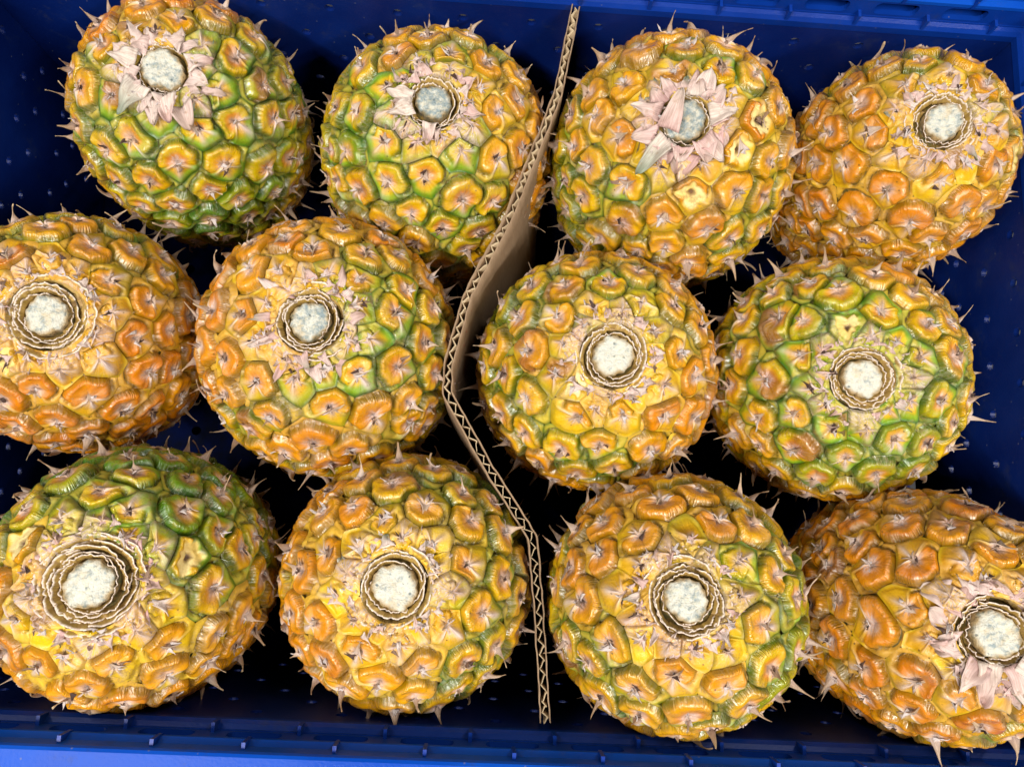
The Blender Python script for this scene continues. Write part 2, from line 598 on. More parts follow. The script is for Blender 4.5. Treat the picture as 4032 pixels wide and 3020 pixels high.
# red pen scribble on the right hand face
V, F = [], []
pens = [[(.0150, .168), (.0135, .160), (.0115, .152), (.0128, .146), (.0105, .140)],
        [(.0060, .160), (.0035, .166), (.0010, .150), (-.0015, .156)], [(-.0060, .168), (-.0090, .155), (-.0120, .148)], [(-.0200, .165), (-.0240, .156), (-.0275, .150)]]
for pen in pens:
    pr = np.array(pen)
    tt = np.linspace(0, len(pr) - 1, 26)
    yy = np.interp(tt, np.arange(len(pr)), pr[:, 0]) + .0004 * np.sin(tt * 7); zz = np.interp(tt, np.arange(len(pr)), pr[:, 1])
    b = len(V)
    for y, z in zip(yy, zz):
        i = int(np.argmin(abs(pth[:, 1] - y)))
        p = pth[i] - nor[i] * (-(HWD + .0009)) if nor[i][0] > 0 else pth[i] - nor[i] * (HWD + .0009)
        for dy in (-.00028, .00028):
            V.append((p[0] - DO[0], p[1] + dy - DO[1], z - DO[2]))
    for k in range(len(yy) - 1):
        F.append((b + 2 * k, b + 2 * k + 1, b + 2 * k + 3, b + 2 * k + 2))
mesh_obj("pen_mark", V, F, REDINK, div)

# ------------------------------------------------------------------ pineapples
EXP = 2.5


def to_surf(X, R, zh):
    rr = np.hypot(X[..., 0], X[..., 1])
    k = ((rr / R) ** EXP + (np.abs(X[..., 2]) / zh) ** EXP) ** (-1 / EXP)
    return X * k[..., None]


def surf_n(X, R, zh):
    rr = np.hypot(X[..., 0], X[..., 1]) + 1e-9
    g = np.stack([X[..., 0] / rr * (rr / R) ** (EXP - 1) / R, X[..., 1] / rr * (rr / R) ** (EXP - 1) / R,
                  np.sign(X[..., 2]) * (np.abs(X[..., 2]) / zh) ** (EXP - 1) / zh], -1)
    return g / np.linalg.norm(g, axis=-1)[..., None]


TOPO = {}


def polar_topo(nr, nph):
    if (nr, nph) not in TOPO:
        F = []
        for i in range(nph):
            F.append((0, 1 + i, 1 + (i + 1) % nph))
        for k in range(nr - 1):
            for i in range(nph):
                a = 1 + k * nph + i; b = 1 + k * nph + (i + 1) % nph
                F.append((a, a + nph, b + nph, b))
        TOPO[(nr, nph)] = flat(F)
    return TOPO[(nr, nph)]


def grid_topo(nu, nv):
    """closed thin sheet: two layers of nu x nv with sewn borders"""
    if ('g', nu, nv) not in TOPO:
        F = []; N = nu * nv
        for i in range(nu - 1):
            for j in range(nv - 1):
                a = i * nv + j
                F.append((a, a + 1, a + nv + 1, a + nv)); F.append((N + a, N + a + nv, N + a + nv + 1, N + a + 1))
        for i in range(nu - 1):
            a, b = i * nv, (i + 1) * nv
            F.append((a, b, N + b, N + a))
            a += nv - 1; b += nv - 1
            F.append((b, a, N + a, N + b))
        for j in range(nv - 1):
            a = j
            F.append((a + 1, a, N + a, N + a + 1))
            a = (nu - 1) * nv + j
            F.append((a, a + 1, N + a + 1, N + a))
        TOPO[('g', nu, nv)] = flat(F)
    return TOPO[('g', nu, nv)]


def leaf_sheet(P, d, n, length, width, power, curl, fold, wav, cols, thick=.00035, nu=9, nv=5, seed=0., tipw=.04, bend_side=0.):
    """tapered leaf: starts at P going along d with upper face n; curl bends it towards n (+) ; cols = base, mid, tip"""
    d = d / np.linalg.norm(d); n = n - d * (n @ d); n /= np.linalg.norm(n); w = np.cross(d, n)
    pos = P.copy(); top = []; C = []; E = []
    rr = np.random.default_rng(int(seed * 1e6) % 2**31)
    ph = rr.uniform(0, 6.28, 3)
    for i in range(nu):
        t = i / (nu - 1)
        a = curl * t
        dd = d * math.cos(a) + n * math.sin(a)
        nn = n * math.cos(a) - d * math.sin(a)
        if i:
            pos = pos + (dd + w * bend_side * t) * (length / (nu - 1))
        hw = width * .5 * ((1 - t) ** power * (1 - tipw) + tipw * (1 - t * .7))
        for j in range(nv):
            s = 2 * j / (nv - 1) - 1
            off = fold * hw * abs(s) + wav * (math.sin(5 * t + ph[0] + 2.2 * s) + .6 * math.sin(9 * t + ph[1] - 3 * s)) * (abs(s) * .8 + .2) * min(1, t * 4 + .2)
            top.append(pos + w * s * hw + nn * off)
            if t < .5:
                c = cols[0] + (cols[1] - cols[0]) * (t * 2)
            else:
                c = cols[1] + (cols[2] - cols[1]) * (t * 2 - 1)
            C.append(c); E.append((s, t * length / .012, seed))
    top = np.array(top)
    # second layer: shifted against the local normal
    g = top.reshape(nu, nv, 3)
    du = np.gradient(g, axis=0); dv = np.gradient(g, axis=1)
    nm = np.cross(du, dv); nm /= (np.linalg.norm(nm, axis=-1)[..., None] + 1e-12)
    taper = np.linspace(1, .5, nu)[:, None, None]
    bot = (g + nm * thick * taper * np.sign((nm[0, nv // 2] @ -n) or 1)).reshape(-1, 3)
    V = np.concatenate([top, bot])
    return V, grid_topo(nu, nv), {"Col": ('FLOAT_COLOR', np.array(C + C)), "eye": ('FLOAT_VECTOR', np.array(E + E))}


def build_pineapple(idx, q, spec):
    R, zh, cx, cy, cz, tx, ty = q
    R -= .0009; zh -= .0015
    rg = np.random.default_rng(100 + idx)
    rr_ = random.Random(500 + idx)
    a = np.array([tx, ty, 1.]); a /= np.linalg.norm(a)
    e1 = np.array([1., 0, 0]); e1 -= a * (a @ e1); e1 /= np.linalg.norm(e1); e2 = np.cross(a, e1)
    B = np.stack([e1, e2, a], 1)                   # local -> world
    Cw = np.array([cx, cy, cz])
    base = Cw - a * zh
    M4 = Matrix.Identity(4)
    for i in range(3):
        for j in range(3):
            M4[i][j] = float(B[i, j])
        M4[i][3] = float(base[i])
    root = empty("pineapple", M4, spec['label'], "pineapple", "pineapples standing in the blue crate")
    OFF = np.array([0, 0, zh])
    camL = B.T @ (CP - Cw)                         # camera in local (centre) coordinates
    toW = lambda X: Cw + X @ B.T

    # profile -> cumulative area from the pole
    ang = np.linspace(math.pi / 2, -math.pi / 2 * .72, 1500)
    pr = to_surf(np.stack([np.cos(ang), 0 * ang, np.sin(ang)], -1), R, zh)
    ds = np.linalg.norm(np.diff(pr, axis=0), axis=1)
    s = np.concatenate([[0], np.cumsum(ds)])
    A = np.concatenate([[0], np.cumsum(2 * math.pi * .5 * (pr[1:, 0] + pr[:-1, 0]) * ds)])
    # eyes: golden angle spiral with a cell area growing away from the stalk
    ring = spec.get('ring', .0195)
    sc = ring - .001
    pts, svals = [], []
    th = spec.get('spin', rr_.uniform(0, 6.28)); sgn = 1 if idx % 2 else -1
    area_c = np.interp(sc, s, A) + .00004
    area_full = spec.get('eye', 405e-6)
    while True:
        sv = np.interp(area_c, A, s)
        if sv >= s[-1] - .001:
            break
        p = np.array([np.interp(sv, s, pr[:, 0]), 0, np.interp(sv, s, pr[:, 2])])
        t = th + rg.normal(0, .045)
        pts.append((p[0] * math.cos(t), p[0] * math.sin(t), p[2])); svals.append(sv)
        ca = (85e-6 + (area_full - 85e-6) * sstep(ring + .001, ring + .017, sv))
        area_c += float(ca) * (1 + rg.normal(0, .05))
        th += sgn * 2.399963
    P = np.array(pts); sv = np.array(svals)
    P = to_surf(P + rg.normal(0, .0009, P.shape), R, zh)
    Nn = surf_n(P, R, zh)
    view = camL - P; view /= np.linalg.norm(view, axis=1)[:, None]
    facing = (view * Nn).sum(1)
    gd = np.array([*spec.get('gdir', (0, 0)), 0.]); gd = B.T @ gd
    wa, wb, wc = SN(31 + idx, 260., 8), SN(57 + idx, 260., 8), SN(83 + idx, 260., 8)
    gno = SN(900 + idx, 48.); lump = SN(1300 + idx, 330.); lump2 = SN(1700 + idx, 900.)
    tint = rg.normal(0, 1, (len(P), 3))
    cuts = set()
    PW = proj(toW(P))
    for (ux, uy) in spec.get('cuts', []):
        dd = np.hypot(PW[:, 0] - ux, PW[:, 1] - uy) + (facing < .2) * 1e4
        cuts.add(int(dd.argmin()))
    order = np.argsort(-facing)
    for e in range(len(P)):
        if facing[e] < -.42:
            continue
        p, n = P[e], Nn[e]
        near = facing[e] > .12
        nr, nph = (14, 72) if near else (9, 40)
        up = np.array([0, 0, 1.]) - n * n[2]
        # towards the crown: along the meridian
        rad = np.array([p[0], p[1], 0]); rad /= np.linalg.norm(rad) + 1e-9
        eu = -(rad - n * (rad @ n)) if n[2] > .5 else up
        eu = eu / np.linalg.norm(eu)
        ev = np.cross(n, eu)
        tw = rg.normal(0, .10)
        eu, ev = eu * math.cos(tw) + ev * math.sin(tw), ev * math.cos(tw) - eu * math.sin(tw)
        D = np.linalg.norm(P - p, axis=1)
        nb = np.argsort(D)[1:15]
        phi = np.linspace(-math.pi, math.pi, nph, endpoint=False)
        dirs = np.cos(phi)[:, None] * eu + np.sin(phi)[:, None] * ev
        lo, hi = np.zeros(nph), np.full(nph, .0175)
        for _ in range(13):
            mid = .5 * (lo + hi)
            X = to_surf(p + dirs * mid[:, None], R, zh)
            Xw = X + np.stack([wa(X), wb(X), wc(X)], -1) * .0011
            own = ((Xw - p) ** 2).sum(1)
            oth = ((Xw[:, None, :] - P[nb][None]) ** 2).sum(2).min(1)
            rin = np.hypot(X[:, 0], X[:, 1])
            inside = (own < oth) & ((rin > ring - .003) | (X[:, 2] < 0))
            lo = np.where(inside, mid, lo); hi = np.where(inside, hi, mid)
        Rp = lo
        # ---- relief
        f = float(sstep(ring + .0065, ring + .0135, sv[e]))      # 0 = narrow bract near the stalk, 1 = full eye
        cut = e in cuts
        rho = np.concatenate([[0.], np.repeat(np.linspace(.0, 1, nr + 1)[1:] ** .92, nph)])
        PH = np.concatenate([[0.], np.tile(phi, nr)]); RP = np.concatenate([[Rp.mean()], np.tile(Rp, nr)])
        X = to_surf(p + (np.cos(PH)[:, None] * eu + np.sin(PH)[:, None] * ev) * (rho * RP)[:, None], R, zh)
        NX = surf_n(X, R, zh)
        aa = np.abs(PH)
        seed = rg.uniform()
        w1, w2, w3 = rg.uniform(0, 6.28, 3)
        phc = math.radians((98 + 17 * f) + rg.normal(0, 8))
        edge = phc + .10 * np.sin(3 * PH + w1) + .10 * np.sin(5 * PH + w2) * rho
        cm = sstep(edge + .09, edge - .09, aa)
        # cushion
        dpt = 1.5 + 1.4 * sstep(ring + .003, ring + .017, np.where(X[:, 2] > 0, np.hypot(X[:, 0], X[:, 1]), 1.))
        size = Rp.mean() / .0108
        lob = 1 + .10 * np.sin(4 * PH + w1) + .07 * np.sin(7 * PH + w2) + .05 * np.sin(11 * PH + w3)
        Rm = np.median(Rp)
        ux, uy = rho * RP * np.cos(PH), rho * RP * np.sin(PH)
        qx, qy = (ux - .10 * Rm) / (.84 * Rm), uy / (.92 * Rm)
        qa = np.arctan2(qy, qx)
        lob2 = 1 + .05 * np.sin(3 * qa + w1) + .045 * np.sin(5 * qa + w2) + .03 * np.sin(8 * qa + w3)
        rcc = np.hypot(qx, qy) / lob2 / (.55 + .45 * f)
        rc = np.clip(np.maximum(rcc, (rho / .985) ** 1.5 * .999), 0, 1.6)
        bul = rg.uniform(.75, 1.2)
        top = (.9 + .8 * sstep(.03, .25, rc) + 1.05 * bul * sstep(.14, .70, rc + .05 * np.sin(6 * PH + w1))) * (.35 + .65 * f)
        hc = top - (top + dpt) * (1 - np.sqrt(np.clip(1 - (np.clip((rc - .66) / .34, 0, 1)) ** 2.3, 0, 1)))
        cor = sstep(1.01, 1.16, rcc)
        hbg = -.15 + (.45 + .7 * (1 - f)) * np.sin(7 * PH + w3) * (1 - rho) * 2 + .35 * np.exp(-(np.sin(3 * PH + w2) / .3) ** 2) * sstep(1, .7, rho)
        hbg = hbg - .6 * sstep(.84, 1., rho)
        hc = np.where(rc > 1, -dpt, hc) * (1 - cor) + cor * hbg
        hc += .34 * np.sin(3 * PH + w2 + 2 * rho) * sstep(.35, .75, rc) * (1 - sstep(.85, 1., rc)) * np.sin(2 * PH + w3)
        hc += .20 * np.sin(6 * PH + w1) * sstep(.45, .75, rc) * (1 - sstep(.85, 1., rc))
        hc += .10 * (np.abs(np.sin(17 * PH + 1.3 * np.sin(3 * PH + w3))) - .5) * sstep(.60, .76, rc) * (1 - sstep(.84, .96, rc))
        hc -= .40 * np.exp(-((PH - .25 * math.sin(w1)) / .13) ** 2) * sstep(.75, .2, rc)
        hc -= .30 * np.exp(-((aa - 1.15) / .16) ** 2) * sstep(.7, .3, rc)
        # bract
        keel = np.exp(-((math.pi - aa) / .26) ** 2)
        wing = np.exp(-((aa - edge - .16) / .15) ** 2)
        hb = 2.0 + .4 * f - (1.9 + .5 * (1 - f)) * rho + (1.35 * keel + 1.25 * wing) * (1 + .9 * (1 - f)) * sstep(0, .2, rho) * (1 - .5 * rho)
        hb += .22 * np.sin(11 * aa + w1) * sstep(.1, .4, rho) * (1 - rho)
        hb -= (hb + .75 - .5 * keel) * sstep(.74, 1.0, rho)
        h = hc * cm + hb * (1 - cm)
        h -= 1.1 * sstep(.13, .03, rho)
        Xl = X + OFF
        lz = lump(X)
        h += (.50 * lz * (1 + 1.6 * (1 - f)) + .16 * lump2(X) * (1 + 1.2 * (1 - f))) * (1 - sstep(.86, 1., rho))
        h *= min(1.1, .40 + .60 * size)
        if cut:
            hcut = .5 + .3 * lump2(X) - 1.6 * sstep(.22, .08, rho)
            k = sstep(.64, .54, rho + .07 * np.sin(4 * PH + w1) + .06 * np.sin(7 * PH + w2))
            h = h * (1 - k) + hcut * k
        V = X + NX * (h * .001)[:, None] + OFF
        # ---- pigment
        gr = spec['green'] + spec.get('gamp', .35) * float((p / R) @ gd) + .22 * float(gno(p[None])[0]) + .10 * tint[e, 0]
        gr = float(np.clip(gr, 0, 1))
        og = spec.get('orange', .5) + .30 * tint[e, 1]
        amber = mix(lin(230, 156, 1), lin(212, 122, 3), np.clip(og, 0, 1))
        rimc = mix(amber, lin(206, 184, 8), min(1, gr * 1.1)); rimc = mix(rimc, lin(66, 120, 16), float(sstep(.62, 1.05, gr)))
        midc = mix(lin(222, 156, 22), lin(204, 126, 28), np.clip(og, 0, 1)); midc = mix(midc, lin(150, 140, 40), float(sstep(.75, 1., gr)) * .6)
        cenc = lin(204, 162, 130)
        edgec = mix(lin(144, 106, 5), lin(36, 92, 10), float(sstep(.04, .46, gr)))
        cc = mix(cenc, midc, sstep(.08, .36, rho + .07 * lz)); cc = mix(cc, rimc, sstep(.34, .60, rc + .07 * lz))
        cc = mix(cc, edgec, sstep(.78, .97, rc + .05 * lz) * .9)
        by = mix(lin(234, 192, 8), lin(216, 160, 12), np.clip(og, 0, 1)); bg_ = mix(by, lin(126, 164, 26), float(sstep(.06, .52, gr)))
        bg2 = mix(lin(206, 172, 20), lin(52, 110, 16), float(sstep(.06, .45, gr)))
        bc = mix(lin(208, 172, 140), by, sstep(.05, .30, rho + .08 * lz)); bc = mix(bc, bg_, sstep(.35, .70, rho + .10 * lz)); bc = mix(bc, bg2, sstep(.72, .98, rho + .06 * lz))
        bc = mix(bc, np.broadcast_to(lin(216, 198, 190), bc.shape), np.clip((keel + .9 * wing) * sstep(.95, .15, rho) * (.75 + .45 * lz), 0, .9))
        seam = sstep(.86, .99, rho + .04 * lz) * float(sstep(.0, .45, gr + .1))
        bc = mix(bc, edgec, seam * .9)
        cc = mix(cc, mix(mix(by, lin(206, 172, 140), .3), bg_, .55), cor)
        cc = mix(cc, edgec, seam * cor * .9)
        col = mix(bc, cc, cm)
        cm = cm * (1 - cor)
        paper = (sstep(.46, .12, rho) * (.66 + .2 * tint[e, 2])) * cm * (1 - cor) + .30 * cor * cm * np.clip(.5 + .8 * lz, 0, 1) + (1 - cm) * sstep(.55, .05, rho) * .75
        if f < 1:
            near_st = float(sstep(ring + .010, ring - .001, sv[e])) * (1 - f)
            pinkc = mix(lin(210, 178, 120), lin(210, 158, 128), rg.uniform() ** 2)
            col = mix(col, mix(mix(by, bg_, .5 + .5 * sstep(.3, .9, rho)), edgec, .7 * sstep(.9, 1., rho)), (1 - f) * cm)
            col = mix(col, pinkc * np.ones_like(col), np.clip(near_st * (.10 + .30 * lz + .35 * (keel + wing) * (1 - cm)), 0, .9))
            paper = np.clip(paper + near_st * (.12 + .45 * lz), 0, .9)
        paper = np.clip(paper * spec.get('paper', 1.) + .10 * np.maximum(0, lz) , 0, .95)
        if cut:
            flesh = mix(lin(240, 218, 150), lin(232, 200, 110), np.clip(.5 + .5 * lz, 0, 1))
            flesh = mix(lin(96, 56, 26) * np.ones_like(flesh), flesh, sstep(.06, .26, rho))
            col = mix(col, flesh, k); paper = paper * (1 - k); cm = cm * (1 - k)
        if rg.uniform() < .04 and not cut:
            br = sstep(-.2, .7, lz + .5 * np.sin(PH + w3)) * sstep(.98, .8, rho)
            col = mix(col, mix(lin(160, 92, 24), lin(112, 64, 24), rg.uniform()) * np.ones_like(col), br * .8)
        if rg.uniform() < .7:
            col = mix(lin(70, 44, 30) * np.ones_like(col), col, sstep(.02, .12, rho + .03 * np.sin(3 * PH + w2)))
        mask = np.stack([np.clip(cm, 0, 1), np.full(len(rho), seed), paper], -1)
        eye = mesh_obj("fruitlet", V, polar_topo(nr, nph), RIND, root,
                       attrs={"Col": ('FLOAT_COLOR', col), "mask": ('FLOAT_COLOR', mask), "eye": ('FLOAT_VECTOR', np.stack([np.cos(PH), np.sin(PH), rho], -1))})
        # ---- dry spine at the bract's tip
        if cut and rg.uniform() < .6:
            continue
        low = float(sstep(.75, .15, facing[e]))        # nearly in profile: long, upright spines
        lat = float(sstep(.030, .060, sv[e]))
        beta = math.radians(rg.uniform(40, 84) * (1 - lat) + rg.uniform(10, 66) * lat)
        L = (rg.uniform(.006, .010) * (1 - lat) + (rg.uniform(.0055, .0105) + .0035 * low) * lat) * min(1.1, .5 + .5 * size)
        if rg.uniform() < .16:
            L *= .45
        dvec = n * math.cos(beta) + (eu * rg.uniform(.6, 1.) + ev * rg.normal(0, .32)) * math.sin(beta)
        nvec = eu if beta < .9 else n
        root_p = p - eu * (.0016 * size) + n * (.0006 + .0008 * f) + OFF
        wd = rg.uniform(.0052, .0086) * (1 + .25 * (1 - f)) * (1 - .28 * low) * min(1.1, size)
        tone = rg.uniform()
        basec = mix(mix(lin(226, 212, 206), lin(186, 164, 152), tone), mix(lin(232, 216, 206), lin(222, 186, 176), tone), 1 - f)
        cols = (basec, mix(basec, lin(200, 168, 124), .6 * f), mix(lin(222, 196, 154), lin(140, 98, 58), rg.uniform()))
        V2, T2, A2 = leaf_sheet(root_p - dvec * .0006, dvec, -nvec if beta < .9 else nvec, L, wd, rg.uniform(1.7, 3.1), rg.uniform(-1.7, 1.0), rg.uniform(.1, .7), .0004 + .0004 * (1 - f), cols,
                                seed=rg.uniform(), bend_side=rg.normal(0, .4), tipw=(.06 if rg.uniform() < .75 else .3))
        parts_ = [(V2, T2, A2)]
        for _k in range(int(rg.integers(1, 4)) if near else 0):
            t_ = rg.uniform(0, 6.28); dd_ = (eu * math.cos(t_) + ev * math.sin(t_)) * math.cos(.5) + n * math.sin(rg.uniform(.15, .9))
            g_ = rg.uniform(); cw = lin(226, 214, 208) if g_ < .6 else (lin(150, 122, 100) if g_ < .8 else lin(64, 46, 40))
            q_ = p + (eu * rg.normal(-.0003, .0012) + ev * rg.normal(0, .0014)) + n * (.0012 + .0009 * f) + OFF
            parts_.append(leaf_sheet(q_, dd_, n, rg.uniform(.0022, .0052), rg.uniform(.0012, .0028), rg.uniform(.6, 1.4), rg.uniform(-1.2, 1.2), rg.uniform(0, .8), .0003, (cw, cw, cw), seed=rg.uniform(), nu=6, nv=3, bend_side=rg.normal(0, .5), tipw=.1, thick=.0003))
        vo = 0; fl_, st_, tt_, vv_ = [], [], [], []
        lo_ = 0
        for (v_, (a_, b_, c_), _) in parts_:
            fl_.append(a_ + vo); st_.append(b_ + lo_); tt_.append(c_); vv_.append(v_); vo += len(v_); lo_ += len(a_)
        V2 = np.concatenate(vv_); T2 = (np.concatenate(fl_).astype(np.int32), np.concatenate(st_).astype(np.int32), np.concatenate(tt_).astype(np.int32))
        A2 = {k_: (parts_[0][2][k_][0], np.concatenate([q2[2][k_][1] for q2 in parts_])) for k_ in A2}
        mesh_obj("spine", V2, T2, LEAF, eye, attrs=A2)

    # ---- inner body that closes the joints, dished at the stalk
    nu, nv = 46, 56
    V, F = [], []
    Rb, zb = R - .0021, zh - .0021
    for i in range(nu + 1):
        t = math.pi / 2 - math.pi * i / nu
        for j in range(nv):
            x = np.array([math.cos(t) * math.cos(2 * math.pi * j / nv), math.cos(t) * math.sin(2 * math.pi * j / nv), math.sin(t)])
            x = to_surf(x[None], Rb, zb)[0]
            if x[2] > 0:
                x[2] -= .0032 * float(sstep(ring + .0015, ring - .003, math.hypot(x[0], x[1])))
            V.append(x + OFF)
    for i in range(nu):
        for j in range(nv):
            p0 = i * nv + j; p1 = i * nv + (j + 1) % nv
            F.append((p0, p0 + nv, p1 + nv, p1))
    mesh_obj("body", V, F, BODYM, root)

    # ---- cut stalk
    rc0 = spec.get('core', .0112) * .89
    nr, nph = 9, 40
    ztop = zh + spec.get('core_up', .0006)
    cn = SN(2100 + idx, 500.)
    V = [np.array([0, 0, ztop])]
    rs = list(np.linspace(.14, .93, 6)) + [1.0, 1.02, 1.03]
    zs = [0, 0, 0, 0, 0, -.0002, -.0009, -.003, -.0075]
    off = rg.uniform(0, 6.28, 3)
    for k in range(nr):
        for i in range(nph):
            ph = 2 * math.pi * i / nph
            wob = 1 + .04 * math.sin(13 * ph + off[2]) * (k >= 5) + .05 * math.sin(2 * ph + off[0]) + .035 * math.sin(3 * ph + off[1]) + .02 * math.sin(7 * ph + off[2])
            r = rc0 * rs[k] * wob
            v = np.array([r * math.cos(ph), r * math.sin(ph), ztop + zs[k]])
            if k < 6:
                v[2] += .00055 * float(cn(v[None])[0]) - spec.get('dip', 0) * float(sstep(.9, .0, rs[k]))
            V.append(v)
    V = np.array(V) + np.array([0, 0, zh]) - np.array([0, 0, zh])
    rl = np.concatenate([[0.], np.repeat(np.array(rs), nph)]); pl_ = np.concatenate([[0.], np.tile(np.arange(nph) * 2 * math.pi / nph, nr)])
    stc = mix(np.ones((len(rl), 3)), np.array([.62, .44, .24]), sstep(.80, 1.0, rl + .07 * np.sin(5 * pl_ + off[1]) + .05 * np.sin(9 * pl_ + off[0])))
    so = mesh_obj("stalk", V + np.array([0, 0, zh]), polar_topo(nr, nph), CORE, root, attrs={"Col": ('FLOAT_COLOR', stc)})
    so.color = (spec.get("grey", .5), 0, 0, 1)

    # ---- wavy rings of trimmed leaf bases round the stalk
    nrings = spec.get('rings', 4) + 1
    step = (ring - rc0 - .0010) / max(1, nrings)
    for k in range(nrings):
        r0 = rc0 + .0007 + step * (k + .62)
        narc = 3
        t0 = rg.uniform(0, 6.28)
        for q_ in range(narc):
            span = math.radians(rg.uniform(128, 165))
            st = t0 + q_ * 2 * math.pi / narc
            nu_, nv_ = 56, 6
            ph = np.linspace(st, st + span, nu_)
            u = np.linspace(0, 1, nu_); r_off = rg.normal(0, .00035); hg2 = rg.normal(0, .0007)
            fq = rg.uniform(20, 30); wv = rg.uniform(.0002, .00045)
            hgt = rg.uniform(-.0014, .0014) + .0006 * (k == nrings - 1)
            top = []; C = []; E = []
            o1, o2, o3 = rg.uniform(0, 6.28, 3)
            kk = int(span * fq / 6.28 * 2.2) + 3
            wv_ = np.interp(u, np.linspace(0, 1, kk), rg.normal(0, .85, kk))
            jag = rg.normal(0, .00032, nu_) - .0012 * (rg.uniform(0, 1, nu_) < .06)
            for i in range(nu_):
                wave = wv_[i]
                for j in range(nv_):
                    v = j / (nv_ - 1)
                    r = r0 + r_off + step * .9 * (u[i] - .5) - (1 - v) * step * 1.1 + .0007 * math.sin(2 * ph[i] + o3) + wv * wave * (.25 + v) + .0016 * (v ** 2) * (k / max(1, nrings) - .2) 
                    zl = -.0040 + (.0040 + hgt + hg2 * math.sin(1.5 * ph[i] + o1)) * v + .00045 * v * math.sin(fq * .7 * ph[i] + o3) + .0003 * v * math.sin(3.1 * fq * ph[i] + o2) + v * jag[i]
                    zl -= .0018 * (r / ring) ** 3
                    zl -= (.0025 * (abs(2 * u[i] - 1) ** 6) + .0022 * max(0., math.sin(2.3 * ph[i] + o2) * math.sin(5.1 * ph[i] + o1)) + .0012 * max(0., math.sin(11 * ph[i] + o1 * 3)) ** 6) * v
                    top.append((r * math.cos(ph[i]), r * math.sin(ph[i]), zh + zl))
                    tan_ = mix(lin(176, 146, 66), lin(180, 146, 98), rg.uniform() * .4)
                    cr = lin(236, 222, 204)
                    C.append(mix(tan_, cr, float(sstep(.80, .98, v)))); E.append((u[i] * 5, v * .6, k * .13 + q_ * .31 + idx))
            top = np.array(top).reshape(nu_, nv_, 3)
            rad = top.copy(); rad[..., 2] = 0; rad /= np.linalg.norm(rad, axis=-1)[..., None]
            bot = top + rad * .0004
            V = np.concatenate([top.reshape(-1, 3), bot.reshape(-1, 3)]) + np.array([0, 0, zh])
            Cc = np.array(C)
            Co = mix(Cc, np.broadcast_to(lin(218, 176, 166), Cc.shape), np.full(len(Cc), spec.get('pink', .5) * (.3 + .5 * (k == nrings - 1))))
            mesh_obj("leaf_base", V, grid_topo(nu_, nv_), LEAF, root, attrs={"Col": ('FLOAT_COLOR', np.concatenate([Cc, Co])), "eye": ('FLOAT_VECTOR', np.array(E + E))})

    # ---- pointed papery bracts flaring out round the scar
    nf = int(spec.get('flare', 14) * (1.4 if spec.get('flare', 14) > 18 else 2.4)); fl = spec.get('flare_len', .007)
    for k in range(nf):
        t = k * 2.399963 + rg.normal(0, .12)
        tier = k / max(1, nf - 1)
        r = (rc0 + .0035) * (1 - tier) * spec.get('flare_in', 0.) + (ring - .0005 + .0095 * tier * rg.uniform(.1, 1)) * (1 - (1 - tier) * spec.get('flare_in', 0.))
        pp = to_surf(np.array([[r * math.cos(t), r * math.sin(t), zh * .99]]), R, zh)[0]
        n = surf_n(pp[None], R, zh)[0]
        d = np.array([math.cos(t), math.sin(t), 0.]); d -= n * (n @ d); d /= np.linalg.norm(d)
        side = np.cross(n, d)
        lift = math.radians(rg.uniform(6, 62))
        dv = d * math.cos(lift) + n * math.sin(lift) + side * rg.normal(0, .35)
        L = fl * rg.uniform(.4, 1.2); wd = rg.uniform(.0030, .0080) * (1 + .75 * (fl > .009))
        pk = spec.get('pink', .5) * rg.uniform(.3, 1.2)
        b0 = mix(lin(220, 206, 194), lin(214, 168, 164), np.clip(pk, 0, 1)); tp = mix(lin(226, 210, 196), lin(160, 126, 104), rg.uniform() ** 1.5)
        if rg.uniform() < spec.get('greenleaf', .06):
            tp = lin(120, 142, 112); 
        V2, T2, A2 = leaf_sheet(pp - dv * .0015 + n * (.0004 + .0012 * spec.get('flare_in', 0.) * (1 - tier)) + OFF, dv, n, L, wd, (rg.uniform(.75, 1.15) if fl < .009 else rg.uniform(.42, .85)), -lift * 1.3 + rg.normal(0, .3),
                                rg.uniform(-.7, .8), .0012, (b0, mix(b0, tp, .35), tp), seed=rg.uniform(), nu=10, nv=7, bend_side=rg.normal(0, .2), tipw=.05, thick=.0004)
        mesh_obj("crown_leaf", V2, T2, LEAF, root, attrs=A2)
    # ---- single broad leaf stubs the picture shows
    for (wx, wy, r, L, wd, lift, curl, c0, c1, sp) in spec.get('big', []):
        d = B.T @ np.array([wx, wy, 0.]); d[2] = 0; d /= np.linalg.norm(d)
        sd = np.array([-d[1], d[0], 0.])
        pp = to_surf((d * r + sd * sp + np.array([0, 0, zh]))[None], R, zh)[0]
        n = surf_n(pp[None], R, zh)[0]
        d = d - n * (n @ d); d /= np.linalg.norm(d)
        dv = d * math.cos(lift) + n * math.sin(lift)
        V2, T2, A2 = leaf_sheet(pp + n * .0012 + OFF, dv, n, L, wd * .8, .55, curl, .35, .0019, (lin(*c0), mix(lin(*c0), lin(*c1), .5), lin(*c1)), seed=rg.uniform(), nu=14, nv=9, tipw=.12, thick=.0005)
        mesh_obj("crown_leaf", V2, T2, LEAF, root, attrs=A2)
    return root


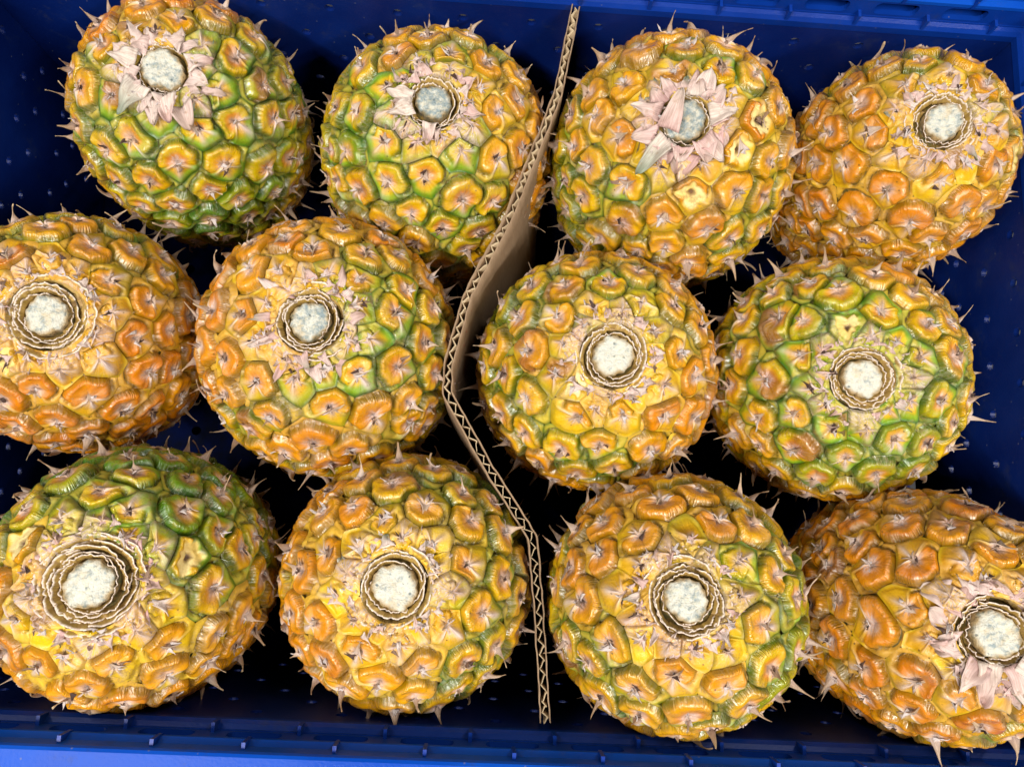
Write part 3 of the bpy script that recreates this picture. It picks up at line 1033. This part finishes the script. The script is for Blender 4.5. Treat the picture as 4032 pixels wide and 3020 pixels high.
FR = np.array([
    [0.0608, 0.0885, -0.1716, 0.1245, 0.1224, 0.139, -0.1346],
    [0.0655, 0.0976, -0.0332, 0.1181, 0.1066, 0.0315, -0.0974],
    [0.0667, 0.0963, 0.1035, 0.118, 0.1232, -0.1395, -0.191],
    [0.0573, 0.0967, 0.2284, 0.1192, 0.1297, -0.1679, -0.1522],
    [0.0622, 0.0935, -0.2218, -0.0014, 0.1156, 0.2752, -0.0907],
    [0.0675, 0.093, -0.0826, -0.0028, 0.1194, 0.052, -0.0451],
    [0.0639, 0.0943, 0.0634, -0.0056, 0.1152, -0.0318, -0.0932],
    [0.0667, 0.0927, 0.2008, -0.0004, 0.1162, -0.2483, -0.1971],
    [0.0619, 0.0977, -0.1654, -0.1256, 0.13, 0.1434, 0.0138],
    [0.0629, 0.0955, -0.0313, -0.1229, 0.1185, 0.0025, 0.0197],
    [0.0613, 0.0986, 0.1047, -0.1275, 0.1394, -0.1766, 0.0912],
    [0.0584, 0.0938, 0.2279, -0.1242, 0.1461, -0.1618, -0.0267]])
SPEC = [
    dict(label="pineapple in the back left corner, broad pale leaf stubs round its stalk", green=.42, gdir=(.6, -.5), gamp=.5, orange=.6, rings=2, core=.0110, ring=.0150, flare=24, flare_len=.0115, flare_in=.75, pink=.45, core_up=.0009, greenleaf=.2, big=[(-.5, -.9, .012, .018, .016, .35, -.5, (222, 206, 192), (132, 152, 128), -.004), (.2, -1, .012, .014, .014, .3, -.4, (222, 206, 192), (206, 170, 162), .0), (-1, .2, .012, .013, .013, .3, -.3, (222, 206, 192), (222, 206, 192), .0), (.9, .3, .012, .012, .012, .5, -.9, (222, 206, 192), (206, 170, 162), .0)]),
    dict(label="pineapple at the back wall just left of the cardboard, shredded pink leaf round grey stalk", grey=.95, green=.36, gdir=(-.8, .3), gamp=.4, orange=.55, rings=3, core=.0095, ring=.0165, flare=26, flare_len=.008, flare_in=.35, pink=.65, big=[(-1, .25, .0105, .013, .010, .35, -.4, (222, 206, 192), (222, 206, 192), .002), (-1, -.35, .0105, .013, .011, .35, -.4, (222, 206, 192), (222, 206, 192), .0), (-.1, -1, .011, .011, .009, .3, -.5, (222, 206, 192), (206, 170, 162), .0)]),
    dict(label="pineapple at the back wall just right of the cardboard, curled pink leaves round sunken stalk", grey=.9, green=.10, gdir=(-.4, -.9), gamp=.22, orange=.45, rings=2, core=.0110, ring=.0160, flare=22, flare_len=.0115, flare_in=.7, pink=.8, dip=.0025, cuts=[(1610, 310), (1632, 265), (1470, 412)], greenleaf=.18, big=[(.35, 1, -.0065, .019, .014, .55, -.35, (206, 170, 162), (222, 206, 192), .006), (-.6, -.7, .012, .022, .013, .4, -.9, (222, 206, 192), (132, 152, 128), .0), (.7, -.75, .012, .015, .014, .3, -.3, (206, 170, 162), (222, 206, 192), .0), (1, .2, .0115, .013, .013, .5, -.6, (222, 206, 192), (222, 206, 192), .0), (-1, .25, .012, .015, .012, .35, -.3, (206, 170, 162), (222, 206, 192), .0), (.1, 1, .012, .012, .012, .5, -.6, (222, 206, 192), (206, 170, 162), -.003)]),
    dict(label="orange pineapple in the back right corner, small stalk off to its right", green=.10, gdir=(.2, .2), gamp=.25, orange=.6, rings=3, core=.0098, ring=.0165, flare=26, flare_len=.0085, flare_in=.2, pink=.6, cuts=[(2172, 345)]),
    dict(label="deep orange pineapple at the left end of the middle row", green=.08, gdir=(-.4, .6), gamp=.3, orange=.95, rings=4, core=.0100, ring=.0195, flare=14, flare_len=.006, pink=.45, cuts=[(5, 765)], paper=1.15),
    dict(label="orange pineapple in the middle row just left of the cardboard's fold", grey=.75, green=.24, gdir=(.8, -.4), gamp=.4, orange=.75, rings=4, core=.0098, ring=.0180, flare=22, flare_len=.009, flare_in=.15, pink=.75, paper=1.1),
    dict(label="golden pineapple in the middle row just right of the cardboard's fold, one split eye", grey=.25, green=.20, gdir=(-.3, .6), gamp=.3, orange=.5, rings=4, core=.0105, ring=.0185, flare=14, flare_len=.006, pink=.6, cuts=[(1222, 858)]),
    dict(label="yellow and green pineapple at the right end of the middle row", grey=.25, green=.44, gdir=(.0, .3), gamp=.4, orange=.3, rings=4, core=.0100, ring=.0180, flare=14, flare_len=.0065, pink=.7, cuts=[(1805, 676)]),
    dict(label="pineapple in the front left corner with the widest rings of leaf base", green=.32, gdir=(-.1, 1.2), gamp=.75, orange=.35, rings=5, core=.0108, ring=.0215, flare=14, flare_len=.0065, pink=.95, cuts=[(375, 1238), (22, 1198)]),
    dict(label="golden pineapple in the front row just left of the cardboard", grey=.3, green=.18, gdir=(.9, -.1), gamp=.45, orange=.4, rings=3, core=.0108, ring=.0180, flare=13, flare_len=.0055, pink=.25),
    dict(label="pineapple in the front row just right of the cardboard, cream rings round its stalk", green=.28, gdir=(.3, .0), gamp=.25, orange=.6, rings=5, core=.0096, ring=.0180, flare=15, flare_len=.0065, pink=.6),
    dict(label="orange pineapple in the front right corner, cut off by the picture's edge", green=.14, gdir=(.2, .3), gamp=.25, orange=.85, rings=4, core=.0105, ring=.0180, flare=20, flare_len=.0105, flare_in=.3, pink=.8, paper=1.1, big=[(.35, -1, .012, .021, .017, .30, -.5, (214, 178, 170), (220, 204, 188), .003), (-.15, -1, .0115, .017, .013, .38, -.7, (220, 204, 188), (206, 170, 160), -.002), (.8, -.6, .012, .022, .018, .35, -.3, (222, 206, 192), (222, 206, 192), .0), (-.55, -.85, .013, .015, .012, .3, -.4, (206, 170, 162), (222, 206, 192), .0), (.9, .3, .012, .02, .016, .5, -.5, (222, 206, 192), (206, 170, 162), .0)]),
]
for i in range(12):
    build_pineapple(i, FR[i], SPEC[i])
